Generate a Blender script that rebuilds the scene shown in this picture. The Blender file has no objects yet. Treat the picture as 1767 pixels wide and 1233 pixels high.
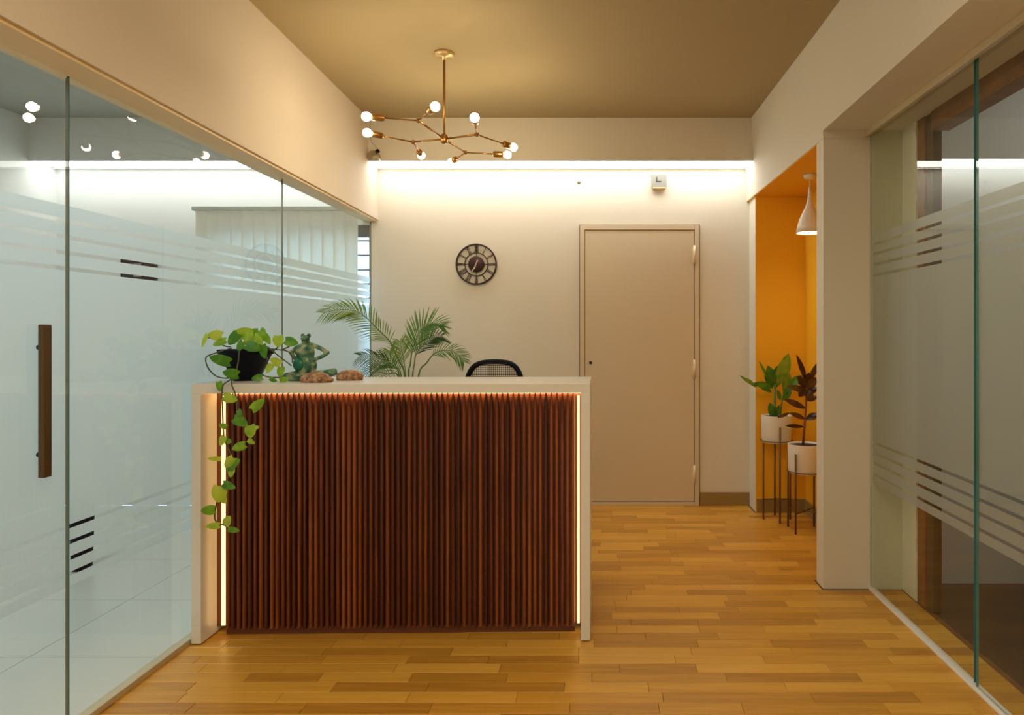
import bpy, bmesh, math, random
from mathutils import Vector, Matrix
random.seed(7)
sc = bpy.context.scene
COL = sc.collection
# ------------------------------------------------------------------ camera
F = 1200.0; CX = 1035.0; CY = 572.0; EYE = 1.308
cam_d = bpy.data.cameras.new('camera'); cam = bpy.data.objects.new('camera', cam_d); COL.objects.link(cam)
cam_d.sensor_fit = 'HORIZONTAL'; cam_d.sensor_width = 36.0; cam_d.lens = F / 1767 * 36
cam_d.shift_x = (883.5 - CX) / 1767; cam_d.shift_y = -(616.5 - CY) / 1767
cam_d.clip_start = 0.05
cam.location = (0, 0, EYE); cam.rotation_euler = (math.pi / 2, 0, 0)
sc.camera = cam
# ------------------------------------------------------------------ world (daylight outside the window)
w = bpy.data.worlds.new('world'); sc.world = w; w.use_nodes = True
bg = w.node_tree.nodes['Background']; bg.inputs[0].default_value = (0.50, 0.74, 1.0, 1); bg.inputs[1].default_value = 4.2
# ------------------------------------------------------------------ area lights over the rooms, no fittings modelled
def area(name, loc, size, power, color, rot=(0, 0, 0)):
    l = bpy.data.lights.new(name, 'AREA'); l.shape = 'RECTANGLE'; l.size, l.size_y = size
    l.energy = power; l.color = color
    o = bpy.data.objects.new(name, l); COL.objects.link(o); o.location = loc; o.rotation_euler = rot; return o
area('ceiling_fill_front', (-0.2, 0.9, 2.80), (1.6, 0.5), 27, (1.0, 0.83, 0.58))  # added fill light at the ceiling, out of view
area('ceiling_fill_rear', (-0.2, -1.0, 2.80), (1.6, 0.9), 33, (1.0, 0.83, 0.58))  # second fill light, added behind the camera to brighten the room
area('cabin_fill', (-2.9, 2.2, 2.82), (1.0, 1.0), 27, (0.86, 0.95, 1.0))  # unseen fill, added so the cabin lights up the frosted film
area('side_room_area', (2.6, 2.7, 2.80), (0.5, 0.5), 5, (1.0, 0.93, 0.82))  # plain area light below the side room ceiling
# ------------------------------------------------------------------ exposure
sc.view_settings.view_transform = 'Standard'; sc.view_settings.look = 'None'
sc.view_settings.gamma = 1.0; sc.view_settings.use_curve_mapping = False
sc.view_settings.exposure = 0.16

# ------------------------------------------------------------------ materials
def srgb(r, g, b):
    f = lambda c: (c / 255 / 12.92) if c / 255 <= 0.04045 else ((c / 255 + 0.055) / 1.055) ** 2.4
    return (f(r), f(g), f(b), 1)
def new_mat(name):
    m = bpy.data.materials.new(name); m.use_nodes = True
    nt = m.node_tree; return m, nt, nt.nodes['Principled BSDF'], nt.nodes['Material Output']
def N(nt, t, **kw):
    n = nt.nodes.new(t)
    for k, v in kw.items(): setattr(n, k, v)
    return n
def pbr(name, col, rough=0.6, metal=0.0, spec=0.5, var=0.06, scale=6.0, bump=0.0, bscale=200.0, coat=0.0):
    m, nt, b, out = new_mat(name)
    b.inputs['Roughness'].default_value = rough; b.inputs['Metallic'].default_value = metal
    b.inputs['Specular IOR Level'].default_value = spec; b.inputs['Coat Weight'].default_value = coat
    tc = N(nt, 'ShaderNodeTexCoord'); no = N(nt, 'ShaderNodeTexNoise'); no.inputs['Scale'].default_value = scale
    no.inputs['Detail'].default_value = 4
    nt.links.new(tc.outputs['Object'], no.inputs['Vector'])
    mx = N(nt, 'ShaderNodeMix', data_type='RGBA')
    c = Vector(col[:3])
    mx.inputs['A'].default_value = (*(c * (1 - var)), 1); mx.inputs['B'].default_value = (*[min(1, x) for x in c * (1 + var)], 1)
    nt.links.new(no.outputs['Fac'], mx.inputs['Factor']); nt.links.new(mx.outputs['Result'], b.inputs['Base Color'])
    if bump > 0:
        n2 = N(nt, 'ShaderNodeTexNoise'); n2.inputs['Scale'].default_value = bscale
        nt.links.new(tc.outputs['Object'], n2.inputs['Vector'])
        bp = N(nt, 'ShaderNodeBump'); bp.inputs['Strength'].default_value = bump; bp.inputs['Distance'].default_value = 0.002
        nt.links.new(n2.outputs['Fac'], bp.inputs['Height']); nt.links.new(bp.outputs['Normal'], b.inputs['Normal'])
    return m
def emit(name, col, s):
    m, nt, b, out = new_mat(name); nt.nodes.remove(b)
    e = N(nt, 'ShaderNodeEmission'); e.inputs[0].default_value = col; e.inputs[1].default_value = s
    nt.links.new(e.outputs[0], out.inputs['Surface']); return m
def glass_mat(name, tint, ior=1.5, extra=0.0):
    m, nt, b, out = new_mat(name); nt.nodes.remove(b)
    t = N(nt, 'ShaderNodeBsdfTransparent'); t.inputs[0].default_value = (*tint, 1)
    g = N(nt, 'ShaderNodeBsdfGlossy'); g.inputs['Roughness'].default_value = 0.01; g.inputs[0].default_value = (0.95, 1, 0.97, 1)
    fr = N(nt, 'ShaderNodeFresnel'); fr.inputs[0].default_value = ior
    mx = N(nt, 'ShaderNodeMixShader')
    ge = N(nt, 'ShaderNodeNewGeometry'); sb = N(nt, 'ShaderNodeMath', operation='SUBTRACT'); sb.inputs[0].default_value = 1
    nt.links.new(ge.outputs['Backfacing'], sb.inputs[1]); ml = N(nt, 'ShaderNodeMath', operation='MULTIPLY')
    nt.links.new(sb.outputs[0], ml.inputs[0]); nt.links.new(fr.outputs[0], ml.inputs[1])
    nt.links.new(ml.outputs[0], mx.inputs[0]); nt.links.new(t.outputs[0], mx.inputs[1]); nt.links.new(g.outputs[0], mx.inputs[2])
    nt.links.new(mx.outputs[0], out.inputs['Surface']); return m
def film_mat(name, col, clear=0.04, transl=0.6):
    m, nt, b, out = new_mat(name); nt.nodes.remove(b)
    tr = N(nt, 'ShaderNodeBsdfTranslucent'); tr.inputs[0].default_value = col
    di = N(nt, 'ShaderNodeBsdfDiffuse'); di.inputs[0].default_value = col
    tp = N(nt, 'ShaderNodeBsdfTransparent')
    no = N(nt, 'ShaderNodeTexNoise'); no.inputs['Scale'].default_value = 900
    a = N(nt, 'ShaderNodeMixShader'); a.inputs[0].default_value = 1 - transl
    nt.links.new(tr.outputs[0], a.inputs[1]); nt.links.new(di.outputs[0], a.inputs[2])
    c = N(nt, 'ShaderNodeMixShader'); c.inputs[0].default_value = clear
    nt.links.new(a.outputs[0], c.inputs[1]); nt.links.new(tp.outputs[0], c.inputs[2])
    nt.links.new(c.outputs[0], out.inputs['Surface']); return m
def plank_mat(name, island, c1, c2, c3):
    m, nt, b, out = new_mat(name)
    b.inputs['Roughness'].default_value = 0.36; b.inputs['Specular IOR Level'].default_value = 0.45
    if island: rnd = N(nt, 'ShaderNodeNewGeometry').outputs['Random Per Island']
    else: rnd = N(nt, 'ShaderNodeObjectInfo').outputs['Random']
    geo = N(nt, 'ShaderNodeNewGeometry')
    sc_ = N(nt, 'ShaderNodeVectorMath', operation='MULTIPLY'); sc_.inputs[1].default_value = (2.2, 38, 38)
    nt.links.new(geo.outputs['Position'], sc_.inputs[0])
    cb = N(nt, 'ShaderNodeCombineXYZ'); mu = N(nt, 'ShaderNodeMath', operation='MULTIPLY'); mu.inputs[1].default_value = 37
    nt.links.new(rnd, mu.inputs[0]); nt.links.new(mu.outputs[0], cb.inputs[0]); nt.links.new(mu.outputs[0], cb.inputs[2])
    ad = N(nt, 'ShaderNodeVectorMath', operation='ADD'); nt.links.new(sc_.outputs[0], ad.inputs[0]); nt.links.new(cb.outputs[0], ad.inputs[1])
    no = N(nt, 'ShaderNodeTexNoise'); no.inputs['Scale'].default_value = 1.6; no.inputs['Detail'].default_value = 6; no.inputs['Roughness'].default_value = 0.6
    nt.links.new(ad.outputs[0], no.inputs['Vector'])
    r1 = N(nt, 'ShaderNodeValToRGB'); e = r1.color_ramp.elements
    e[0].position = 0.0; e[0].color = c1; e[1].position = 1.0; e[1].color = c3
    k = r1.color_ramp.elements.new(0.55); k.color = c2
    ms = N(nt, 'ShaderNodeMath', operation='MULTIPLY_ADD'); ms.inputs[1].default_value = 0.85; 
    nt.links.new(no.outputs['Fac'], ms.inputs[0])
    m3 = N(nt, 'ShaderNodeMath', operation='MULTIPLY_ADD'); m3.inputs[1].default_value = 0.62; m3.inputs[2].default_value = -0.22
    nt.links.new(rnd, m3.inputs[0]); nt.links.new(m3.outputs[0], ms.inputs[2])
    nt.links.new(ms.outputs[0], r1.inputs[0]); nt.links.new(r1.outputs[0], b.inputs['Base Color'])
    bp = N(nt, 'ShaderNodeBump'); bp.inputs['Strength'].default_value = 0.08; bp.inputs['Distance'].default_value = 0.001
    nt.links.new(no.outputs['Fac'], bp.inputs['Height']); nt.links.new(bp.outputs['Normal'], b.inputs['Normal'])
    return m
def slat_mat():
    m, nt, b, out = new_mat('stained_slat')
    b.inputs['Roughness'].default_value = 0.32; b.inputs['Coat Weight'].default_value = 0.15
    rnd = N(nt, 'ShaderNodeObjectInfo').outputs['Random']
    geo = N(nt, 'ShaderNodeNewGeometry')
    sc_ = N(nt, 'ShaderNodeVectorMath', operation='MULTIPLY'); sc_.inputs[1].default_value = (60, 60, 3.0)
    nt.links.new(geo.outputs['Position'], sc_.inputs[0])
    no = N(nt, 'ShaderNodeTexNoise'); no.inputs['Scale'].default_value = 1.3; no.inputs['Detail'].default_value = 5
    nt.links.new(sc_.outputs[0], no.inputs['Vector'])
    ms = N(nt, 'ShaderNodeMath', operation='MULTIPLY_ADD'); ms.inputs[1].default_value = 0.9
    m3 = N(nt, 'ShaderNodeMath', operation='MULTIPLY_ADD'); m3.inputs[1].default_value = 0.6; m3.inputs[2].default_value = -0.22
    nt.links.new(rnd, m3.inputs[0]); nt.links.new(m3.outputs[0], ms.inputs[2]); nt.links.new(no.outputs['Fac'], ms.inputs[0])
    r1 = N(nt, 'ShaderNodeValToRGB'); e = r1.color_ramp.elements
    e[0].color = (0.022, 0.005, 0.004, 1); e[1].color = (0.34, 0.095, 0.026, 1)
    k = e.new(0.5); k.color = (0.12, 0.027, 0.011, 1)
    nt.links.new(ms.outputs[0], r1.inputs[0]); nt.links.new(r1.outputs[0], b.inputs['Base Color'])
    return m
def leaf_mat(name, c1, c2, c3, rough=0.4, transl=0.25, scale=14):
    m, nt, b, out = new_mat(name)
    b.inputs['Roughness'].default_value = rough
    rnd = N(nt, 'ShaderNodeObjectInfo').outputs['Random']
    tc = N(nt, 'ShaderNodeNewGeometry'); no = N(nt, 'ShaderNodeTexNoise'); no.inputs['Scale'].default_value = scale
    no.inputs['Detail'].default_value = 3
    nt.links.new(tc.outputs['Position'], no.inputs['Vector'])
    ms = N(nt, 'ShaderNodeMath', operation='MULTIPLY_ADD'); ms.inputs[1].default_value = 0.9
    m3 = N(nt, 'ShaderNodeMath', operation='MULTIPLY_ADD'); m3.inputs[1].default_value = 0.9; m3.inputs[2].default_value = -0.4
    nt.links.new(rnd, m3.inputs[0]); nt.links.new(m3.outputs[0], ms.inputs[2]); nt.links.new(no.outputs['Fac'], ms.inputs[0])
    r1 = N(nt, 'ShaderNodeValToRGB'); e = r1.color_ramp.elements
    e[0].position = 0.1; e[0].color = c1; e[1].position = 0.9; e[1].color = c3
    k = e.new(0.5); k.color = c2
    nt.links.new(ms.outputs[0], r1.inputs[0]); nt.links.new(r1.outputs[0], b.inputs['Base Color'])
    tr = N(nt, 'ShaderNodeBsdfTranslucent'); nt.links.new(r1.outputs[0], tr.inputs[0])
    mx = N(nt, 'ShaderNodeMixShader'); mx.inputs[0].default_value = transl
    nt.links.new(b.outputs[0], mx.inputs[1]); nt.links.new(tr.outputs[0], mx.inputs[2]); nt.links.new(mx.outputs[0], out.inputs['Surface'])
    return m
M = {}
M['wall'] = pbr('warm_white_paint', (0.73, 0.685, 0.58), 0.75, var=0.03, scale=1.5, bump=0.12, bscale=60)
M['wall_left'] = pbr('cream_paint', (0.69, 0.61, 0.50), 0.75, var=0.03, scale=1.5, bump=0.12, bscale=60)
M['ceiling'] = pbr('tan_ceiling_paint', (0.40, 0.315, 0.165), 0.8, var=0.03, scale=1.0, bump=0.08, bscale=50)
M['cabin_wall'] = pbr('cabin_white_paint', (0.78, 0.80, 0.78), 0.8, var=0.02, scale=1.5)
M['cabin_ceiling'] = pbr('cabin_ceiling_paint', (0.42, 0.43, 0.38), 0.8, var=0.02)
M['door'] = pbr('door_laminate', (0.66, 0.56, 0.40), 0.45, var=0.03, scale=2)
M['hinge'] = pbr('cream_hinge', (0.78, 0.66, 0.46), 0.35, metal=0.2)
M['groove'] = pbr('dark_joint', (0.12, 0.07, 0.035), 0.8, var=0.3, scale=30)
M['orange'] = pbr('orange_paint', (0.88, 0.46, 0.008), 0.65, var=0.03, scale=2)
M['skirt'] = pbr('olive_tile', (0.30, 0.20, 0.065), 0.3, var=0.08, scale=8)
M['plank'] = plank_mat('oak_laminate', False, (0.36, 0.155, 0.016, 1), (0.62, 0.31, 0.038, 1), (0.78, 0.44, 0.075, 1))
M['plank_stuff'] = plank_mat('oak_laminate_far', True, (0.36, 0.155, 0.016, 1), (0.62, 0.31, 0.038, 1), (0.78, 0.44, 0.075, 1))
M['underlay'] = pbr('floor_joint', (0.16, 0.07, 0.018), 0.9)
M['darkfloor'] = pbr('dark_wood_floor', (0.05, 0.022, 0.012), 0.3, var=0.4, scale=12)
M['tilejoint'] = pbr('grey_tile_joint', (0.40, 0.41, 0.37), 0.8)
M['tile'] = pbr('pale_floor_tile', (0.66, 0.68, 0.62), 0.25, var=0.03, scale=3)
M['solid'] = pbr('white_solid_surface', (0.74, 0.72, 0.67), 0.28, var=0.02, scale=80, bump=0.03)
M['slat'] = slat_mat()
M['backing'] = pbr('dark_backing_board', (0.14, 0.042, 0.018), 0.6, var=0.3, scale=10)
M['brass'] = pbr('aged_brass', (0.45, 0.24, 0.065), 0.32, metal=1.0, var=0.15, scale=40)
M['brass_light'] = pbr('polished_brass', (0.80, 0.60, 0.30), 0.25, metal=0.7, var=0.05)
M['track'] = pbr('champagne_aluminium', (0.60, 0.52, 0.34), 0.4, metal=0.3, var=0.05)
M['header'] = pbr('tan_header', (0.82, 0.62, 0.32), 0.5, var=0.05)
M['bulb'] = emit('lit_bulb', (1.0, 0.80, 0.52, 1), 125)
M['led'] = emit('cool_white_led', (1.0, 0.97, 0.90, 1), 7.5)
M['ledcabin'] = emit('cabin_led', (1.0, 0.99, 0.95, 1), 5.5)
M['ledside'] = emit('side_room_led', (1.0, 0.98, 0.93, 1), 6)
M['ledwarm'] = emit('warm_led', (1.0, 0.60, 0.21, 1), 3.0)
M['ledtop'] = emit('warm_led_top', (1.0, 0.54, 0.20, 1), 20)
M['glass'] = glass_mat('clear_glass', (0.965, 0.985, 0.98))
M['bulbglass'] = glass_mat('bulb_glass', (0.78, 0.74, 0.66), 2.0)
M['edge'] = pbr('glass_edge', (0.05, 0.24, 0.27), 0.1, var=0.6, scale=2)
M['edge2'] = pbr('grey_silicone', (0.16, 0.18, 0.15), 0.5)
M['film'] = film_mat('frosted_film', (0.72, 0.82, 0.86, 1), 0.05, 0.62)
M['film_right'] = film_mat('frosted_film_right', (0.74, 0.75, 0.68, 1), 0.12, 0.62)
M['blind'] = film_mat('blind_fabric', (0.72, 0.68, 0.56, 1), 0.0, 0.32)
M['valance'] = pbr('grey_valance', (0.33, 0.36, 0.32), 0.4)
M['handle'] = pbr('brown_bronze_handle', (0.10, 0.06, 0.025), 0.4, metal=0.4, var=0.2)
M['darkmetal'] = pbr('dark_metal', (0.03, 0.035, 0.04), 0.4, metal=0.6)
M['black'] = pbr('black_plastic', (0.006, 0.007, 0.014), 0.55, spec=0.12, var=0.3)
M['soil'] = pbr('dark_soil', (0.035, 0.02, 0.012), 0.95, var=0.4, scale=60, bump=0.6)
M['blackmesh'] = pbr('chair_mesh', (0.05, 0.045, 0.04), 0.8)
M['white'] = pbr('white_enamel', (0.80, 0.78, 0.73), 0.35, var=0.02)
M['device'] = pbr('grey_white_plastic', (0.27, 0.27, 0.235), 0.5, var=0.05)
M['clock'] = pbr('bronze_clock_metal', (0.045, 0.018, 0.012), 0.45, metal=0.3, var=0.3, scale=40)
M['hand'] = pbr('pale_clock_hand', (0.55, 0.42, 0.40), 0.4)
M['standmetal'] = pbr('brown_metal_rod', (0.17, 0.085, 0.03), 0.4, metal=0.5, var=0.2)
M['stem'] = pbr('brown_green_stem', (0.09, 0.085, 0.04), 0.6, var=0.3, scale=40)
M['vine'] = pbr('vine_stem', (0.07, 0.09, 0.05), 0.5, var=0.4, scale=60)
M['greenstem'] = pbr('green_stem', (0.12, 0.22, 0.04), 0.5, var=0.2, scale=40)
M['redstem'] = pbr('red_stem', (0.20, 0.06, 0.025), 0.5, var=0.2, scale=40)
M['pothos'] = leaf_mat('pothos_leaf', (0.07, 0.25, 0.012, 1), (0.24, 0.48, 0.02, 1), (0.52, 0.66, 0.06, 1), 0.38, 0.3, 34)
M['palm'] = leaf_mat('palm_leaf', (0.02, 0.085, 0.012, 1), (0.07, 0.21, 0.02, 1), (0.22, 0.33, 0.035, 1), 0.45, 0.3, 8)
M['dief'] = leaf_mat('broad_green_leaf', (0.04, 0.15, 0.01, 1), (0.12, 0.30, 0.02, 1), (0.36, 0.46, 0.06, 1), 0.35, 0.25, 26)
M['rubber'] = leaf_mat('dark_red_leaf', (0.018, 0.008, 0.006, 1), (0.06, 0.022, 0.012, 1), (0.12, 0.06, 0.025, 1), 0.22, 0.08, 18)
M['woodframe'] = pbr('old_wood_frame', (0.20, 0.075, 0.018), 0.6, var=0.6, scale=14, bump=0.4, bscale=30)
M['woodframe_dark'] = pbr('dark_wood_frame', (0.06, 0.028, 0.012), 0.6, var=0.5, scale=14)
M['plaster'] = pbr('green_grey_plaster', (0.60, 0.61, 0.44), 0.85, var=0.06, scale=3, bump=0.3, bscale=80)
M['plaster2'] = pbr('pale_plaster', (0.80, 0.80, 0.66), 0.85, var=0.06, scale=3, bump=0.3, bscale=80)
def frog_mat():
    m, nt, b, out = new_mat('verdigris_stone'); b.inputs['Roughness'].default_value = 0.6
    tc = N(nt, 'ShaderNodeNewGeometry'); no = N(nt, 'ShaderNodeTexNoise'); no.inputs['Scale'].default_value = 38; no.inputs['Detail'].default_value = 6
    nt.links.new(tc.outputs['Position'], no.inputs['Vector'])
    r1 = N(nt, 'ShaderNodeValToRGB'); e = r1.color_ramp.elements
    e[0].position = 0.32; e[0].color = (0.02, 0.075, 0.05, 1); e[1].position = 0.68; e[1].color = (0.45, 0.45, 0.27, 1)
    k = e.new(0.5); k.color = (0.07, 0.21, 0.12, 1)
    nt.links.new(no.outputs['Fac'], r1.inputs[0]); nt.links.new(r1.outputs[0], b.inputs['Base Color']); return m
M['frog'] = frog_mat()
M['teal'] = pbr('teal_glaze', (0.008, 0.16, 0.10), 0.35, var=0.3, scale=60)
def rock_mat():
    m, nt, b, out = new_mat('mottled_brown_stone'); b.inputs['Roughness'].default_value = 0.5
    tc = N(nt, 'ShaderNodeNewGeometry'); no = N(nt, 'ShaderNodeTexNoise'); no.inputs['Scale'].default_value = 55; no.inputs['Detail'].default_value = 5
    nt.links.new(tc.outputs['Position'], no.inputs['Vector'])
    r1 = N(nt, 'ShaderNodeValToRGB'); e = r1.color_ramp.elements
    e[0].position = 0.35; e[0].color = (0.14, 0.06, 0.03, 1); e[1].position = 0.75; e[1].color = (0.58, 0.38, 0.20, 1)
    k = e.new(0.52); k.color = (0.36, 0.17, 0.07, 1)
    nt.links.new(no.outputs['Fac'], r1.inputs[0]); nt.links.new(r1.outputs[0], b.inputs['Base Color']); return m
M['rock'] = rock_mat()
M['spot'] = pbr('pale_stone_spot', (0.55, 0.38, 0.24), 0.6)
M['led_dot'] = M['ledwarm']

# ------------------------------------------------------------------ helpers
def P(x, y, Y): return Vector(((x - CX) * Y / F, Y, EYE - (y - CY) * Y / F))
def link(name, me, mat, parent=None, loc=None):
    o = bpy.data.objects.new(name, me); COL.objects.link(o)
    if mat is not None:
        for mm in (mat if isinstance(mat, (list, tuple)) else [mat]): me.materials.append(mm)
    if parent is not None:
        o.parent = parent; o.matrix_parent_inverse = Matrix.Translation(-parent_world(parent))
    return o
def parent_world(p):
    v = Vector(p.location)
    return v
class MB:
    def __init__(s): s.bm = bmesh.new()
    def box(s, a, b, mi=0):
        x0, y0, z0 = a; x1, y1, z1 = b
        return s.hexa([(x0,y0,z0),(x1,y0,z0),(x1,y1,z0),(x0,y1,z0),(x0,y0,z1),(x1,y0,z1),(x1,y1,z1),(x0,y1,z1)], mi)
    def hexa(s, v, mi=0):
        vs = [s.bm.verts.new(p) for p in v]; fs = []
        for f in ((3,2,1,0),(4,5,6,7),(0,1,5,4),(1,2,6,5),(2,3,7,6),(3,0,4,7)):
            q = s.bm.faces.new([vs[i] for i in f]); q.material_index = mi; fs.append(q)
        return fs
    def tube(s, pts, r, n=8, cap=True):
        pts = [Vector(p) for p in pts]; rings = []
        rr = r if isinstance(r, (list, tuple)) else [r] * len(pts)
        up = Vector((0.13, 0.21, 0.97))
        for i, p in enumerate(pts):
            d = (pts[min(i + 1, len(pts) - 1)] - pts[max(i - 1, 0)]).normalized()
            u = d.cross(up)
            if u.length < 0.05: u = d.cross(Vector((1, 0, 0)))
            u.normalize(); v = d.cross(u)
            rings.append([s.bm.verts.new(p + (u * math.cos(2*math.pi*k/n) + v * math.sin(2*math.pi*k/n)) * rr[i]) for k in range(n)])
        for i in range(len(rings) - 1):
            for k in range(n):
                s.bm.faces.new((rings[i][k], rings[i][(k+1) % n], rings[i+1][(k+1) % n], rings[i+1][k])).smooth = True
        if cap: s.bm.faces.new(rings[0][::-1]); s.bm.faces.new(rings[-1])
    def lathe(s, c, prof, n=32, axis=None, mi=0):
        c = Vector(c)
        q = Vector((0, 0, 1)).rotation_difference(Vector(axis).normalized()) if axis is not None else None
        rings = []
        for r, z in prof:
            if r < 1e-6:
                p = Vector((0, 0, z)); p = q @ p if q else p; rings.append([s.bm.verts.new(c + p)]); continue
            ring = []
            for k in range(n):
                p = Vector((r * math.cos(2*math.pi*k/n), r * math.sin(2*math.pi*k/n), z)); p = q @ p if q else p
                ring.append(s.bm.verts.new(c + p))
            rings.append(ring)
        for i in range(len(rings) - 1):
            A, B = rings[i], rings[i + 1]
            for k in range(n):
                if len(A) == 1 and len(B) == 1: continue
                if len(A) == 1: f = (A[0], B[k], B[(k+1) % n])
                elif len(B) == 1: f = (A[k], B[0], A[(k+1) % n])
                else: f = (A[k], A[(k+1) % n], B[(k+1) % n], B[k])
                try: g = s.bm.faces.new(f); g.smooth = True; g.material_index = mi
                except ValueError: pass
        if len(rings[0]) > 1: s.bm.faces.new(rings[0][::-1])
        if len(rings[-1]) > 1: s.bm.faces.new(rings[-1])
    def ell(s, c, r, rot=None, n=12):
        m = Matrix.Translation(Vector(c)) @ (rot.to_4x4() if rot else Matrix.Identity(4)) @ Matrix.Diagonal((*r, 1))
        g = bmesh.ops.create_uvsphere(s.bm, u_segments=n * 2, v_segments=n, radius=1, matrix=m)
        for v in g['verts']:
            for f in v.link_faces: f.smooth = True
    def build(s, name, mat, parent=None, bevel=0, seg=2):
        me = bpy.data.meshes.new(name); bmesh.ops.recalc_face_normals(s.bm, faces=s.bm.faces[:])
        s.bm.to_mesh(me); s.bm.free()
        o = link(name, me, mat, parent)
        if bevel:
            b = o.modifiers.new('bevel', 'BEVEL'); b.width = bevel; b.segments = seg; b.limit_method = 'ANGLE'
        return o
def tag(o, label=None, cat=None, group=None, kind=None):
    if label: o['label'] = label
    if cat: o['category'] = cat
    if group: o['group'] = group
    if kind: o['kind'] = kind
    return o
def empty(name, loc, label, cat, group=None):
    o = bpy.data.objects.new(name, None); COL.objects.link(o); o.location = loc; o.empty_display_size = 0.05
    return tag(o, label, cat, group)
def struct(name, boxes, mat, parent=None, label=None, bevel=0):
    m = MB()
    for b in boxes: m.box(*b) if len(b) == 2 else m.hexa(b)
    o = m.build(name, mat, parent, bevel)
    if parent is None: o['kind'] = 'structure'
    if label: o['label'] = label
    return o
def smooth_pts(pts, k=5):
    pts = [Vector(p) for p in pts]; out = []
    for i in range(len(pts) - 1):
        p0 = pts[max(i-1, 0)]; p1 = pts[i]; p2 = pts[i+1]; p3 = pts[min(i+2, len(pts)-1)]
        for j in range(k):
            t = j / k
            out.append(0.5 * ((2*p1) + (p2-p0)*t + (2*p0-5*p1+4*p2-p3)*t*t + (3*p1-p0-3*p2+p3)*t**3))
    out.append(pts[-1]); return out

# ------------------------------------------------------------------ structure
YB = 5.25      # back wall
H = 2.842      # ceiling
XR = 1.122
ZBK = 2.535    # bulkhead underside
# floor slab and planks
floor = struct('floor', [((-1.745, -2.6, -0.05), (1.56, 5.3, -0.004))], M['underlay'], label='honey oak strip laminate floor laid across the room')
rowh = 0.0715
def plank_ok(x0, x1, y0, y1):
    if y0 >= 5.04 and x0 > 1.13: return False
    return True
cells = []
yy = -2.55; r = 0
while yy < 5.249:
    y1 = min(yy + rowh, 5.249)
    xlim = 1.53 if yy < 3.53 else (1.485 if yy > 3.65 and yy < 5.03 else 1.125)
    if 3.46 < yy < 3.66: xlim = 1.13 if yy + rowh > 3.536 else 1.53
    if y1 > 5.03: xlim = 1.12
    x = -1.742 - random.uniform(0, 0.35)
    while x < xlim:
        L = random.choice([0.30, 0.36, 0.42, 0.5]) * random.uniform(0.92, 1.1)
        a, b = max(x, -1.742), min(x + L, xlim)
        if xlim - b < 0.04: b = xlim
        if b - a > 0.01: cells.append((a, b, yy, y1))
        x = max(x + L, b)
    yy += rowh; r += 1
def in_view(c):
    a, b, y0, y1 = c
    if y1 < 2.33: return False
    if y0 > 3.40 and b < 0.02 and a > -1.7 : return False      # hidden behind the desk
    if 3.08 < y0 and b < -0.05: return False
    return True
vis = sorted([c for c in cells if in_view(c)], key=lambda c: c[2])
single = vis[:298]; rest_ = [c for c in cells if c not in set(single)]
def plank_geo(bm, a, b, y0, y1, zt=0.0):
    g = 0.0006; ch = 0.0012
    lo = [(a+g,y0+g),(b-g,y0+g),(b-g,y1-g),(a+g,y1-g)]; hi = [(a+g+ch,y0+g+ch),(b-g-ch,y0+g+ch),(b-g-ch,y1-g-ch),(a+g+ch,y1-g-ch)]
    V0 = [bm.verts.new((x, y, -0.004)) for x, y in lo]; V1 = [bm.verts.new((x, y, zt-0.0010)) for x, y in lo]; V2 = [bm.verts.new((x, y, zt)) for x, y in hi]
    for A, B in ((V0, V1), (V1, V2)):
        for i in range(4): bm.faces.new((A[i], A[(i+1) % 4], B[(i+1) % 4], B[i]))
    bm.faces.new(V2)
for c in single:
    bm = bmesh.new(); plank_geo(bm, *c); me = bpy.data.meshes.new('plank'); bm.to_mesh(me); bm.free()
    link('plank', me, M['plank'], floor)
bm = bmesh.new()
for c in rest_: plank_geo(bm, *c)
me = bpy.data.meshes.new('plank_rows'); bm.to_mesh(me); bm.free()
pr = link('plank_rows', me, M['plank_stuff'], floor); pr['kind'] = 'stuff'

# ceilings
struct('ceiling', [((-1.75, -2.6, H), (1.7, 5.4, H + 0.08))], M['ceiling'], label='flat tan painted ceiling over the reception')
struct('ceiling_cabin', [((-4.25, -2.6, H), (-1.752, 5.4, H + 0.08))], M['cabin_ceiling'], label='grey ceiling of the glazed cabin')
# back wall (main) and cabin back wall with window opening
struct('wall_back', [((-1.737, YB, 0), (1.66, YB + 0.12, H))], M['wall'], label='warm white back wall washed by cove light')
WX0, WX1, WZ0, WZ1 = -2.98, -1.742, 0.85, 2.115
struct('wall_cabin_back', [((-4.25, YB, 0), (WX0, YB + 0.12, H)), ((WX0, YB, WZ1), (-1.738, YB + 0.12, H)), ((WX0, YB, 0), (-1.738, YB + 0.12, WZ0))], M['cabin_wall'], label='white back wall of the glazed cabin')
struct('wall_cabin_left', [((-4.25, -2.6, 0), (-4.10, YB, H))], M['cabin_wall'], label='far side wall of the glazed cabin')
fc_ = struct('floor_cabin', [((-4.1, -2.6, -0.05), (-1.752, YB, -0.006))], M['tilejoint'], label='pale tiled floor of the glazed cabin')
tx = -4.1
while tx < -1.76:
    ty = -2.0
    while ty < YB:
        x1_, y1_ = min(tx + 0.6, -1.753), min(ty + 0.6, YB)
        m = MB(); m.box((tx + 0.0015, ty + 0.0015, -0.006), (x1_ - 0.0015, y1_ - 0.0015, -0.002)); m.build('tile', M['tile'], fc_)
        ty += 0.6
    tx += 0.6
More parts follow.
